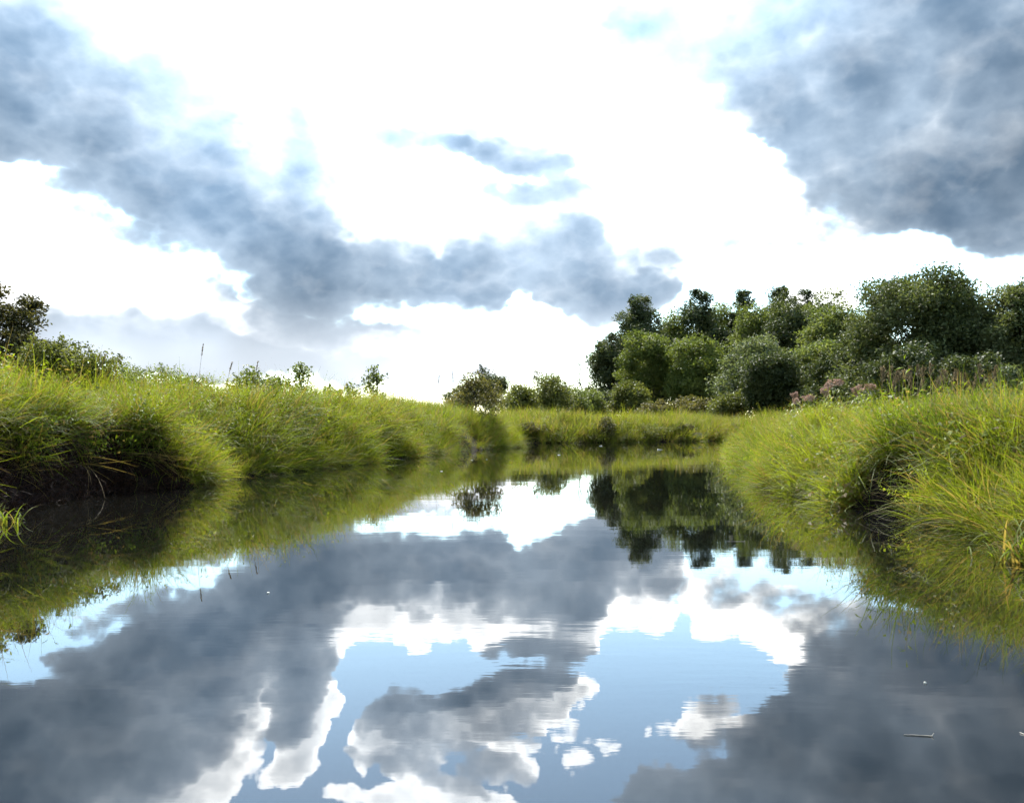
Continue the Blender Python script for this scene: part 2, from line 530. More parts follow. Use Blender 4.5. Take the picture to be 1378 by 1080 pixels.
tag(river, 'calm mirror smooth brown river winding between grassy banks', 'river', kind='structure')

# ------------------------------------------------------------------ grass
def blade_set(n, length, width, spread, lean, droop, rng, segs=5, seed_heads=0):
    V = []; Fc = []; tint = []; along = []
    base = 0
    for i in range(n):
        a = rng.uniform(0, 2 * math.pi)
        L = length * rng.uniform(.55, 1.08)
        th = R(rng.uniform(*lean)); dr = R(rng.uniform(*droop))
        wd = width * rng.uniform(.7, 1.25)
        bx, by = rng.normal(0, spread, 2)
        px_, pz_ = 0.0, 0.0
        dirx, diry = math.cos(a), math.sin(a)
        tw = rng.uniform(-.6, .6)
        sx, sy = -math.sin(a + tw), math.cos(a + tw)
        tt = rng.uniform(0, 1)
        for s in range(segs + 1):
            f = s / segs
            ang = th + dr * f ** 1.7
            if s:
                px_ += math.sin(ang) * L / segs; pz_ += math.cos(ang) * L / segs
            ww = wd * (1 - f ** 1.8) * .5 + .0006
            cx, cy = bx + dirx * px_, by + diry * px_
            V += [(cx - sx * ww, cy - sy * ww, pz_), (cx + sx * ww, cy + sy * ww, pz_)]
            tint += [tt, tt]; along += [f, f]
            if s < segs:
                k = base + s * 2
                Fc.append((k, k + 1, k + 3, k + 2))
        base += (segs + 1) * 2
    return np.array(V), np.array(Fc), tint, along


def tuft_collection(name, mat_, variants, **kw):
    cl = bpy.data.collections.new(name)
    for i in range(variants):
        rng = np.random.default_rng(100 + i + len(name))
        V, Fc, t, al = blade_set(rng=rng, **kw)
        me = fast_mesh(name, V, Fc, {'tint': t, 'along': al}, mats=[mat_])
        cl.objects.link(bpy.data.objects.new(name + '_tuft_a%02d' % i, me))
    for i in range(3):                                    # leafy weeds and a dry tuft among the grass
        rng = np.random.default_rng(400 + i + len(name))
        if i < 2:
            V = []; tt = []; al = []
            for st in range(4):
                a = rng.uniform(0, 6.28); ln = rng.uniform(.08, .35); b0 = rng.normal(0, .06, 2); hh = rng.uniform(.55, .95)
                for j in range(15):
                    f = .15 + .85 * j / 14; an = j * 2.4 + rng.uniform(-.4, .4); L = kw['length'] * rng.uniform(.07, .13) * (1.15 - .5 * f)
                    c0 = np.array([b0[0] + math.cos(a) * ln * f * f, b0[1] + math.sin(a) * ln * f * f, hh * f])
                    d_ = np.array([math.cos(an), math.sin(an), rng.uniform(.1, .9)]); s_ = np.array([-math.sin(an), math.cos(an), 0]) * L * (.16 + .10 * i)
                    V += [c0, c0 + d_ * L * .5 + s_, c0 + d_ * L - np.array([0, 0, L * .3]), c0 + d_ * L * .5 - s_]
                    t0 = rng.uniform(0, .9); tt += [t0] * 4; al += [.5, .7, .9, .7]
            V = np.array(V); Fc = np.arange(len(V)).reshape(-1, 4)
        else:
            V, Fc, tt, al = blade_set(14, 1.12, kw['width'] * .8, .06, (3, 22), (5, 60), rng, 5)
            tt = [1.0] * len(tt)
        me = fast_mesh(name, V, Fc, {'tint': tt, 'along': al}, mats=[mat_])
        cl.objects.link(bpy.data.objects.new(name + '_tuft_b%02d' % i, me))
    return cl


NV = 6
C_NEAR = tuft_collection('bank_tuft', M['grass'], NV, n=38, length=1.0, width=.0092, spread=.075, lean=(4, 34), droop=(15, 100))
C_FAR = tuft_collection('distant_tuft', M['meadow'], NV, n=22, length=1.0, width=.020, spread=.11, lean=(4, 30), droop=(10, 80), segs=4)


def scatter(name, coll, pts, rot, scl, index):
    me = bpy.data.meshes.new(name)
    me.vertices.add(len(pts)); me.vertices.foreach_set('co', np.asarray(pts, np.float32).ravel())
    a = me.attributes.new('rot', 'FLOAT_VECTOR', 'POINT'); a.data.foreach_set('vector', np.asarray(rot, np.float32).ravel())
    a = me.attributes.new('scl', 'FLOAT_VECTOR', 'POINT'); a.data.foreach_set('vector', np.asarray(scl, np.float32).ravel())
    a = me.attributes.new('pick', 'INT', 'POINT'); a.data.foreach_set('value', np.asarray(index, np.int32))
    o = link(name, me)
    ng = bpy.data.node_groups.new(name + '_nodes', 'GeometryNodeTree')
    ng.interface.new_socket('Geometry', in_out='INPUT', socket_type='NodeSocketGeometry')
    ng.interface.new_socket('Geometry', in_out='OUTPUT', socket_type='NodeSocketGeometry')
    N = ng.nodes.new; L = ng.links.new
    i_, o_ = N('NodeGroupInput'), N('NodeGroupOutput')
    iop = N('GeometryNodeInstanceOnPoints'); ci = N('GeometryNodeCollectionInfo')
    ci.inputs['Collection'].default_value = coll
    ci.inputs['Separate Children'].default_value = True
    ci.inputs['Reset Children'].default_value = True
    def na(nm, typ):
        n_ = N('GeometryNodeInputNamedAttribute'); n_.data_type = typ; n_.inputs['Name'].default_value = nm
        return n_.outputs['Attribute']
    L(i_.outputs[0], iop.inputs['Points']); L(ci.outputs[0], iop.inputs['Instance'])
    iop.inputs['Pick Instance'].default_value = True
    L(na('pick', 'INT'), iop.inputs['Instance Index'])
    L(na('rot', 'FLOAT_VECTOR'), iop.inputs['Rotation'])
    L(na('scl', 'FLOAT_VECTOR'), iop.inputs['Scale'])
    L(iop.outputs[0], o_.inputs[0])
    md = o.modifiers.new('scatter', 'NODES'); md.node_group = ng
    return o


def tilt_euler(dirx, diry, ang, spin):
    """rotation that leans +Z towards (dirx,diry) by ang after a spin about Z; XYZ euler"""
    ax, ay = -diry, dirx
    c, s = np.cos(ang), np.sin(ang); C = 1 - c
    A = np.zeros((len(ang), 3, 3))
    A[:, 0, 0] = c + ax * ax * C; A[:, 0, 1] = ax * ay * C; A[:, 0, 2] = ay * s
    A[:, 1, 0] = ax * ay * C; A[:, 1, 1] = c + ay * ay * C; A[:, 1, 2] = -ax * s
    A[:, 2, 0] = -ay * s; A[:, 2, 1] = ax * s; A[:, 2, 2] = c
    Z = np.zeros_like(A)
    Z[:, 0, 0] = np.cos(spin); Z[:, 0, 1] = -np.sin(spin); Z[:, 1, 0] = np.sin(spin); Z[:, 1, 1] = np.cos(spin); Z[:, 2, 2] = 1
    m = A @ Z
    ey = np.arcsin(np.clip(-m[:, 2, 0], -1, 1))
    ex = np.arctan2(m[:, 2, 1], m[:, 2, 2]); ez = np.arctan2(m[:, 1, 0], m[:, 0, 0])
    return np.stack([ex, ey, ez], 1)


def grass_points(x0, x1, y0, y1, density, dmin, dmax):
    n = int((x1 - x0) * (y1 - y0) * density)
    x = RNG.uniform(x0, x1, n); y = RNG.uniform(y0, y1, n)
    k = np.abs(x) < .64 * np.maximum(y, 0) + 3.0
    x, y = x[k], y[k]
    d = river_sd(x, y)
    k = (d > dmin) & (d < dmax)
    return x[k], y[k], d[k]


def make_grass(name, label, coll, specs, size, keep=None, lean_amt=1.0):
    X, Y, Dd = [np.concatenate(a) for a in zip(*[grass_points(*s) for s in specs])]
    if keep is not None:
        k = keep(X, Y, Dd); X, Y, Dd = X[k], Y[k], Dd[k]
    e = .05
    gxd = (river_sd(X + e, Y) - Dd) / e; gyd = (river_sd(X, Y + e) - Dd) / e
    L = np.hypot(gxd, gyd) + 1e-6
    tx, ty = -gxd / L, -gyd / L                         # towards the water
    jit = RNG.normal(0, .95, len(X))
    tx, ty = tx * np.cos(jit) - ty * np.sin(jit), tx * np.sin(jit) + ty * np.cos(jit)
    lean = (R(40) * (1 - sstep(Dd, .2, 1.8)) + R(7)) * lean_amt + RNG.normal(0, R(13), len(X))
    z = ground_z(X, Y, Dd) - .03
    mound = vnoise(X / 1.25 + 7, Y / 1.25, 21) * .6 + vnoise(X / .5, Y / .5, 22) * .4
    s = size * (.50 + .82 * mound) * RNG.triangular(.5, .95, 1.45, len(X)) * (.72 + .28 * sstep(Dd, -.1, .8))
    scl = np.stack([s * RNG.uniform(.9, 1.2, len(X)), s * RNG.uniform(.9, 1.2, len(X)), s], 1)
    o = scatter(name, coll, np.stack([X, Y, z], 1), tilt_euler(tx, ty, lean, RNG.uniform(0, 6.28, len(X))), scl, np.where(RNG.uniform(0, 1, len(X)) < .87, RNG.integers(0, NV, len(X)), NV + RNG.choice(3, len(X), p=[.45, .35, .2])))
    tag(o, label, 'grass', kind='stuff')
    return o


def gaps(x, y, d):
    """thin the grass between the mounds and leave the undercut hollows bare"""
    mound = vnoise(x / 1.25 + 7, y / 1.25, 21)
    ok = (d > 2.1) | (RNG.uniform(0, 1, len(x)) < np.maximum(.14, -.12 + 1.65 * mound))
    cave = (undercut(x, y) > .08) & (d < undercut(x, y) + .30)
    cave |= (x < 0) & (y < 9.0) & (d < 1.1)
    hollow = (x < 0) & (np.abs(y - 24.6) < .6) & (d < .5)
    ok &= ~(cave & (x < 0))
    return ok & ~((cave | hollow) & (RNG.uniform(0, 1, len(x)) < .985))


make_grass('bank_grass', 'long drooping green grass over the left river bank', C_NEAR,
           [(-14, -1.5, 5, 21, 150, .16, 5.0), (-14, 1.5, 21, 40.5, 70, .12, 5.5)], .83, gaps)
make_grass('bank_grass', 'bright yellow green grass over the right river bank', C_NEAR,
           [(2.5, 12, 3.5, 18, 150, .16, 5.0), (2.5, 16, 18, 41.5, 70, .12, 5.0)], .74, gaps)
make_grass('bank_grass', 'sunlit grass along the far bank across the river bend', C_FAR,
           [(-1, 36, 40.5, 62, 40, .1, 7.0)], .95, gaps, .9)
make_grass('meadow_grass', 'tall meadow grass behind the river banks', C_FAR,
           [(-40, 40, 5, 62, 6, 4.5, 60), (-60, 70, 62, 100, 1.2, 6, 90)], .85, None, .3)

# grass hanging over the lip of the undercut hollow
hx = RNG.uniform(-7.6, -4.4, 9000); hy = RNG.uniform(7.2, 15.2, 9000)
hd = river_sd(hx, hy); he = undercut(hx, hy)
k_ = (he > .1) & (hd > he + .16) & (hd < he + .5) & (vnoise(hy / .55, hy * 0 + 2.2, 31) > .42) & (RNG.uniform(0, 1, len(hx)) < .22)
hx, hy, hd = hx[k_], hy[k_], hd[k_]
o = scatter('hanging_grass', C_NEAR, np.stack([hx, hy, ground_z(hx, hy, hd) - .04], 1),
            tilt_euler(np.cos(RNG.normal(-.25, .5, len(hx))), np.sin(RNG.normal(-.25, .5, len(hx))), R(74) + RNG.normal(0, R(16), len(hx)), RNG.uniform(0, 6.28, len(hx))),
            np.repeat(RNG.uniform(.45, .95, len(hx))[:, None], 3, 1), RNG.integers(0, NV + 3, len(hx)))
tag(o, 'grass hanging over the dark undercut hollow of the left bank', 'grass', kind='stuff')
# dead stems and roots trailing down the undercut faces
M['root'] = grass_material('dead_stem', (.018, .008, .006), (.046, .020, .014), (.06, .036, .024), .5)
C_ROOT = tuft_collection('trailing_stem', M['root'], NV, n=16, length=.6, width=.008, spread=.12, lean=(20, 70), droop=(60, 130))
rx_ = np.concatenate([RNG.uniform(-7.2, -4.2, 9000), RNG.uniform(3.2, 5.2, 900)]); ry_ = np.concatenate([RNG.uniform(7, 15.5, 9000), RNG.uniform(5, 11.5, 900)])
rd_ = river_sd(rx_, ry_); ec = undercut(rx_, ry_)
k_ = (ec > .05) & (rd_ > ec - .10) & (rd_ < ec + .5) & (RNG.uniform(0, 1, len(rx_)) < .55)
rx_, ry_, rd_ = rx_[k_], ry_[k_], rd_[k_]
sgn = np.where(rx_ < 0, 1.0, -1.0)
o = scatter('trailing_stems', C_ROOT, np.stack([rx_, ry_, ground_z(rx_, ry_, rd_)], 1), tilt_euler(sgn, 0 * sgn, R(55) + RNG.normal(0, R(14), len(rx_)), RNG.uniform(0, 6.28, len(rx_))),
            np.repeat(RNG.uniform(.5, 1.1, len(rx_))[:, None], 3, 1), RNG.integers(0, NV, len(rx_)))
tag(o, 'dead brown stems and roots trailing over the shaded undercut banks', 'dead stems', kind='stuff')

# ------------------------------------------------------------------ trees
def leaf_quads(P, size, rng, up=.35, aspect=.55):
    n = len(P)
    nrm_ = rng.normal(0, 1, (n, 3)); nrm_[:, 2] = np.abs(nrm_[:, 2]) + up
    nrm_ /= np.linalg.norm(nrm_, axis=1)[:, None]
    a = rng.normal(0, 1, (n, 3)); a -= (a * nrm_).sum(1)[:, None] * nrm_
    a /= np.linalg.norm(a, axis=1)[:, None] + 1e-9
    b = np.cross(nrm_, a)
    s = size * rng.uniform(.6, 1.35, n)[:, None]
    fold = nrm_ * s * .12
    V = np.stack([P - a * s * .5, P + b * s * aspect * .5 + fold, P + a * s * .5, P - b * s * aspect * .5 + fold], 1).reshape(-1, 3)
    return V, np.arange(n * 4).reshape(n, 4)


def limb(p0, p1, r0, r1, rng, n=5, wob=.06, sag=0.0):
    p0 = np.array(p0, float); p1 = np.array(p1, float)
    t = np.linspace(0, 1, n)[:, None]
    L = np.linalg.norm(p1 - p0)
    pts = p0 + (p1 - p0) * t + rng.normal(0, wob * L, (n, 3)) * (t * (1 - t) * 3)
    pts[:, 2] += sag * L * (t * (1 - t))[:, 0] * 4
    return pts, r0 + (r1 - r0) * t[:, 0]


def broad_tree(seed, h, rx, crown_from, leaves, leaf, mats, stems=1, clumps=34, clump_r=.28, ragged=.20, ry=None, aspect=.55, open_=.0, taper=0.0, dome=False, leader=False):
    """returns (trunk mesh, crown mesh) with the base at the origin"""
    rng = np.random.default_rng(seed)
    ry = ry or rx
    zc = (h + crown_from) / 2; rz = (h - crown_from) / 2
    U = rng.normal(0, 1, (6, 3)); U /= np.linalg.norm(U, axis=1)[:, None]; ua = rng.uniform(-.34, .30, 6) * (.35 if dome or leader else 1.0)
    C = []
    while len(C) < clumps:
        v = rng.normal(0, 1, 3); v /= np.linalg.norm(v)
        f = rng.uniform(.5, 1.0) ** .6
        if v[2] < -.3 and rng.uniform() < .45: continue
        k = (1 + rng.normal(0, ragged)) * (1 + (ua * np.maximum(0, U @ v) ** 2).sum())
        wz = 1 - taper * max(0.0, v[2])
        C.append((v[0] * rx * f * k * (1 - clump_r * .8) * wz, v[1] * ry * f * k * (1 - clump_r * .8) * wz, zc + v[2] * rz * f * (1 - clump_r * .75) * (1 + rng.normal(0, ragged * .6)) * (1 + (ua * np.maximum(0, U @ v) ** 2).sum() * .6)))
    C = np.array(C)
    if leader:                                            # foliage all the way up the stem to the tip
        f_ = np.linspace(.55, 1.0, 16)
        C[:16] = np.stack([rng.normal(0, .5 * rx, 16) * (1.08 - f_), rng.normal(0, .5 * rx, 16) * (1.08 - f_), h * f_], 1)
        k_ = C[:, 2] > h * .86
        C[k_, :2] *= .8
    C[:, 2] = np.minimum(C[:, 2], h - clump_r * rz * .6)
    cr = clump_r * 1.2 * min(rx, rz * 1.3) * rng.uniform(.65, 1.35, clumps)
    wts = cr ** 2; wts /= wts.sum()
    pick = rng.choice(clumps, leaves, p=wts)
    v = rng.normal(0, 1, (leaves, 3)); v /= np.linalg.norm(v, axis=1)[:, None]
    rad = rng.uniform(.15, 1.0, leaves) ** .5 * (1 + np.minimum(rng.exponential(.13, leaves), .4))
    Pp = C[pick] + v * (rad * cr[pick])[:, None] * np.array([1.15, 1.15, .82])
    if open_ < .5:
        nf = int(leaves * .16)
        v = rng.normal(0, 1, (nf, 3)); v /= np.linalg.norm(v, axis=1)[:, None]
        Pp[:nf] = v * rng.uniform(0, .75, nf)[:, None] * np.array([rx, ry, rz]) + np.array([0, 0, zc])
    ns = max(6, clumps // 2) if not dome else 0; per = max(6, leaves // 260)
    for j in range(ns):
        v = rng.normal(0, 1, 3); v[2] = abs(v[2]) * .9 + .1 * v[2]; v /= np.linalg.norm(v)
        jj = rng.integers(0, clumps)
        dirn = v * cr[jj] * rng.uniform(.5, .9)
        k0 = rng.integers(0, leaves - per)
        Pp[k0:k0 + per] = C[jj] + v * cr[jj] * .75 + dirn * rng.uniform(-.2, 1, per)[:, None] + rng.normal(0, .13 * cr[jj], (per, 3))
    Pp[:, 2] = np.maximum(Pp[:, 2], crown_from * .6 + .02)
    V, Fc = leaf_quads(Pp, leaf, rng, .35, aspect)
    ct = rng.uniform(0, 1, clumps)
    tint = np.repeat(np.clip(ct[pick] * .5 + rng.uniform(0, .6, leaves), 0, 1), 4)
    crown = fast_mesh('crown', V, Fc, {'tint': tint}, mats=[mats[0]])
    paths = []
    r0 = max(.012, .022 * h / math.sqrt(stems))
    for s in range(stems):
        a = rng.uniform(0, 6.28); off = 0 if stems == 1 else rx * .12
        b0 = np.array([math.cos(a) * off, math.sin(a) * off, -.15])
        topv = np.array([math.cos(a) * rx * (.0 if stems == 1 else .35), math.sin(a) * ry * (.0 if stems == 1 else .35), h * .82])
        tp, tr_ = limb(b0, topv, r0, r0 * .22, rng, 7, .02)
        paths.append((tp, tr_))
        mine = rng.choice(clumps, min(clumps, max(5, 18 // stems)), replace=False)
        for j in mine:
            z0 = np.clip(C[j][2] - .45 * rz * rng.uniform(.5, 1.2) - .1 * h, h * .12, h * .75)
            f = (z0 + .15) / (h * .82 + .15)
            p0 = b0 + (topv - b0) * f
            paths.append(limb(p0, C[j], r0 * (1 - f) * .5 + .006, .006 + r0 * .05, rng, 5, .05, .06))
    V, Fc = tubes(paths, 6)
    trunk = fast_mesh('trunk', V, Fc, smooth=True, mats=[mats[1]])
    return trunk, crown


def stand(px, D):
    x = (px - 689.0) / F_PX * D
    return x, D, float(ground_z(np.array([x]), np.array([float(D)]))[0])


def height(py, D, z):
    return CAM_H + (HORIZON - py) / F_PX * D - z


def put_tree(name, label, cat, group, meshes, loc, spin=0.0):
    e = empty(name, loc)
    e.rotation_euler = (0, 0, spin)
    for nm, me in meshes:
        link(nm, me, e)
    tag(e, label, cat, group)
    return e


# name, label, group, px, top py, width px, distance, material, leaves, leaf size, options
WOOD = 'trees of the wood on the right'
TREES = [
    ('broadleaf_tree', 'largest broad dark tree with pale upper leaves at the right', WOOD, 1240, 346, 200, 50, 'oak', 34000, .17, dict(clumps=90, clump_r=.2, crown_from=.05, ragged=.07, dome=True)),
    ('broadleaf_tree', 'broad tree cut off by the right edge of the picture', WOOD, 1372, 358, 136, 47, 'oak', 24000, .16, dict(clumps=64, clump_r=.22, crown_from=.05, ragged=.08, dome=True)),
    ('broadleaf_tree', 'dark leafy tree tucked against the left side of the largest broad tree', WOOD, 1172, 425, 90, 56, 'dark', 12000, .18, dict(crown_from=.04)),
    ('broadleaf_tree', 'mid green tree rising between the pines and the largest broad tree', WOOD, 1134, 395, 112, 84, 'mid', 12000, .24, dict(crown_from=.05)),
    ('broadleaf_tree', 'olive green tree in front of the gap beside the largest broad tree', WOOD, 1112, 450, 92, 66, 'mid', 9000, .21, dict(crown_from=.04)),
    ('broadleaf_tree', 'pale leaved tree in the middle of the wood above the black bush', WOOD, 1022, 446, 104, 72, 'pale', 9000, .22, dict(crown_from=.06)),
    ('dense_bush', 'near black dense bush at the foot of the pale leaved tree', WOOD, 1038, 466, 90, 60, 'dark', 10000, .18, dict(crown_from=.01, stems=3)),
    ('round_tree', 'smooth domed bright green tree below the leftmost pine', WOOD, 874, 442, 84, 90, 'willow', 12000, .22, dict(crown_from=.03, ragged=.10, clumps=60, clump_r=.22)),
    ('round_tree', 'smooth domed bright green tree left of the pale leaved tree', WOOD, 942, 454, 100, 86, 'willow', 12000, .22, dict(crown_from=.03, ragged=.10, clumps=60, clump_r=.22)),
    ('broadleaf_tree', 'dark ragged tree at the left end of the wood', WOOD, 826, 438, 72, 100, 'dark', 8500, .26, dict(crown_from=.05, ragged=.24)),
    ('broadleaf_tree', 'mid green crown between the leftmost pine and the second pine', WOOD, 908, 400, 84, 113, 'mid', 8000, .28, dict(crown_from=.1)),
    ('broadleaf_tree', 'light green crown between the second and third pines', WOOD, 972, 399, 74, 116, 'willow', 6000, .28, dict(crown_from=.1)),
    ('broadleaf_tree', 'grey green crown right of the rightmost pine', WOOD, 1100, 393, 86, 104, 'mid', 8500, .27, dict(crown_from=.1)),
    ('broadleaf_tree', 'green crown between the third and fourth pines', WOOD, 1024, 401, 92, 96, 'mid', 9000, .25, dict(crown_from=.05)),
    ('broadleaf_tree', 'dark green crown between the fourth and rightmost pines', WOOD, 1068, 398, 88, 92, 'dark', 9000, .25, dict(crown_from=.05)),
    ('broadleaf_tree', 'dim green crown just below the leftmost pine', WOOD, 852, 424, 76, 106, 'dark', 8000, .28, dict(crown_from=.03)),
    ('broadleaf_tree', 'dark trees edge showing between the two broad trees at right', WOOD, 1318, 392, 80, 60, 'dark', 9000, .2, dict(crown_from=.03)),
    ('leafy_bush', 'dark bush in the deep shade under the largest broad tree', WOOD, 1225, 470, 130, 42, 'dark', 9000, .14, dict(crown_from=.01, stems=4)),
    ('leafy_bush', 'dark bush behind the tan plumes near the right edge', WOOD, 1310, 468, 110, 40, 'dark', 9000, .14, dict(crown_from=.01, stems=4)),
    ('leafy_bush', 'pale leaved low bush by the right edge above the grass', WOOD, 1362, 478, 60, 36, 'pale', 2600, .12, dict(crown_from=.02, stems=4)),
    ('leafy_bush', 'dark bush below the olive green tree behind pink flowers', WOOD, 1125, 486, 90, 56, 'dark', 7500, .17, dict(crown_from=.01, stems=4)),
    # low bushes along the foot of the wood
    ('leafy_bush', 'light green bush at the foot of the left end of the wood', 'bushes at the foot of the wood', 850, 513, 60, 76, 'olive', 4200, .2, dict(crown_from=.02, stems=4)),
    ('leafy_bush', 'low brown bush below the second domed green tree', 'bushes at the foot of the wood', 925, 534, 90, 70, 'brown', 4200, .18, dict(crown_from=.01, stems=4)),
    ('leafy_bush', 'olive bush just left of the near black bush', 'bushes at the foot of the wood', 982, 530, 62, 62, 'olive', 4200, .16, dict(crown_from=.01, stems=4)),
    ('leafy_bush', 'low brown thicket between light green bush and the low brown bush', 'bushes at the foot of the wood', 886, 541, 60, 72, 'brown', 3000, .18, dict(crown_from=.01, stems=4)),
    ('leafy_bush', 'dim low bush under the dark ragged tree', 'bushes at the foot of the wood', 812, 522, 60, 82, 'dark', 4000, .2, dict(crown_from=.01, stems=4)),
    # low clumps on the far bank
    ('leafy_bush', 'dark rusty clump at the water on the middle of the far bank', 'low clumps on the far bank', 816, 563, 34, 44.0, 'brown', 1500, .07, dict(crown_from=.02, stems=4, ragged=.3)),
    ('leafy_bush', 'low rusty clump on the far bank next to the left bank tip', 'low clumps on the far bank', 712, 569, 44, 43.2, 'brown', 1300, .07, dict(crown_from=.02, stems=4, ragged=.3)),
    ('leafy_bush', 'low olive clump on the far bank midway to the right bank', 'low clumps on the far bank', 872, 570, 48, 45.6, 'olive', 1300, .07, dict(crown_from=.02, stems=4, ragged=.3)),
    ('leafy_bush', 'low rusty clump on the far bank close to the right bank', 'low clumps on the far bank', 920, 570, 30, 47.4, 'brown', 1300, .07, dict(crown_from=.02, stems=4, ragged=.3)),
    # open middle of the view
    ('round_tree', 'small dark umbrella shaped tree on the centre skyline', None, 661, 499, 56, 92, 'dark', 5200, .2, dict(crown_from=.25, clumps=24)),
    ('dark_shrub', 'low dark shrub left of the umbrella shaped tree', None, 622, 514, 50, 84, 'dark', 3200, .2, dict(crown_from=.02, stems=3)),
    ('leafy_shrub', 'rusty green shrub standing on the tip of the left bank', None, 640, 505, 64, 36.5, 'brown', 2300, .085, dict(crown_from=.16, stems=3, ragged=.34, clumps=26, open_=1.0)),
    ('leafy_bush', 'olive bush just right of the umbrella shaped tree', 'bushes on the centre skyline', 700, 519, 70, 66, 'olive', 3600, .16, dict(crown_from=.02, stems=4)),
    ('leafy_bush', 'tallest olive bush in the centre with a feathery top', 'bushes on the centre skyline', 737, 504, 80, 68, 'olive', 4600, .16, dict(crown_from=.02, stems=4, ragged=.2)),
    ('leafy_bush', 'green bush between the tallest olive bush and the bare tree', 'bushes on the centre skyline', 766, 522, 66, 74, 'mid', 3400, .17, dict(crown_from=.02, stems=4)),
    ('leafy_bush', 'dim green bush below the bare pale tree', 'bushes on the centre skyline', 792, 528, 60, 78, 'mid', 3400, .18, dict(crown_from=.02, stems=4)),
    # left side
    ('alder_shrub', 'dark reddish shrub tree cut off by the left edge', None, -14, 370, 160, 20, 'red', 15000, .075, dict(crown_from=.12, stems=3, ragged=.3, clumps=46, clump_r=.2, open_=1.0)),
    ('leafy_bush', 'rounded green bush beside the dark reddish shrub tree at left', None, 80, 463, 122, 18, 'olive', 8500, .06, dict(crown_from=.02, stems=5)),
    ('sapling', 'leftmost bushy sapling above the left bank', 'saplings on the left skyline', 336, 492, 62, 37, 'mid', 1300, .12, dict(crown_from=.1, stems=3, ragged=.28, open_=1.0)),
    ('sapling', 'low wide sapling between the leftmost and the pointed sapling', 'saplings on the left skyline', 370, 502, 54, 38, 'mid', 1000, .12, dict(crown_from=.1, stems=3, ragged=.28, open_=1.0)),
    ('sapling', 'pointed conical sapling on the left skyline', 'saplings on the left skyline', 405, 488, 54, 38, 'mid', 520, .12, dict(crown_from=.02, stems=2, taper=.75, open_=1.0)),
    ('sapling', 'smallest sapling midway along the left skyline', 'saplings on the left skyline', 447, 513, 28, 39, 'mid', 340, .11, dict(crown_from=.15, stems=2, open_=1.0)),
    ('sapling', 'short round sapling just left of the tallest slender sapling', 'saplings on the left skyline', 473, 515, 34, 39, 'mid', 420, .11, dict(crown_from=.15, stems=2, open_=1.0)),
    ('sapling', 'tallest slender sapling standing alone against the sky', 'saplings on the left skyline', 503, 486, 40, 39, 'mid', 480, .11, dict(crown_from=.06, stems=2, ragged=.3, open_=1.0)),
    # far wood behind the left meadow
    ('distant_tree', 'leftmost bluish tree of the far wood behind the left bank', 'trees of the far wood', 148, 489, 90, 190, 'mid', 2600, .5, dict(crown_from=.05)),
    ('distant_tree', 'second bluish tree of the far wood behind the left bank', 'trees of the far wood', 184, 493, 84, 200, 'mid', 2600, .5, dict(crown_from=.05)),
    ('distant_tree', 'third bluish tree of the far wood behind the left bank', 'trees of the far wood', 222, 496, 80, 195, 'mid', 2600, .5, dict(crown_from=.05)),
    ('distant_tree', 'rightmost bluish tree of the far wood behind the left bank', 'trees of the far wood', 256, 503, 64, 205, 'mid', 2600, .5, dict(crown_from=.05)),
]
for i, (nm, lab, grp, px, py, wpx, Dm, mt, nl, ls, kw) in enumerate(TREES):
    x, y, z = stand(px, Dm)
    h = height(py, Dm, z)
    h *= 1.05
    kw = dict(kw); kw['crown_from'] = kw['crown_from'] * h
    nl = int(nl * (2.5 if Dm > 45 else 1.8)); ls *= .94 if Dm > 45 else 1.1
    t, c = broad_tree(300 + i, h, wpx * .5 * Dm / F_PX, leaves=nl, leaf=ls, mats=(M[mt], M['bark']), **kw)
    cat = 'bush' if 'bush' in nm else ('shrub' if 'shrub' in nm else ('sapling' if nm == 'sapling' else 'tree'))
    put_tree(nm, lab, cat, grp, (('trunk', t), ('crown', c)), (x, y, z))

for k, (px, py, wpx, Dm, lab) in enumerate([(890, 425, 90, 124, 'hindmost dim crown seen right of the leftmost pine'), (955, 418, 90, 126, 'hindmost dim crown seen right of the second pine'),
                                           (1030, 414, 90, 127, 'hindmost dim crown seen left of the fourth pine'), (1165, 418, 90, 110, 'hindmost dim crown left of the largest broad tree')]):
    x, y, z = stand(px, Dm)
    h = height(py, Dm, z)
    t, c = broad_tree(500 + k, h, wpx * .5 * Dm / F_PX, .04 * h, 12000, .34, (M['dark'], M['bark']))
    put_tree('broadleaf_tree', lab, 'tree', WOOD, (('trunk', t), ('crown', c)), (x, y, z))

PINES = [
    ('leftmost and most open dark pine of the wood', 862, 399, 86, 106),
    ('second pine from the left, dark and flat topped', 942, 386, 74, 112),
    ('third pine from the left, narrow and dark', 999, 388, 62, 114),
    ('fourth pine from the left with a broad top', 1050, 385, 76, 112),
    ('rightmost pine with a thin spire top', 1084, 386, 50, 118),
]
for i, (lab, px, py, wpx, Dm) in enumerate(PINES):
    x, y, z = stand(px, Dm)
    h = height(py, Dm, z)
    t, c = broad_tree(720 + i, h, wpx * .66 * Dm / F_PX, .10 * h, 20000, .40, (M['pine'], M['bark']), clumps=120, clump_r=.13, ragged=.2, taper=.38, aspect=.24, leader=True)
    put_tree('pine_tree', lab, 'pine', 'pines of the wood on the right', (('trunk', t), ('crown', c)), (x, y, z))


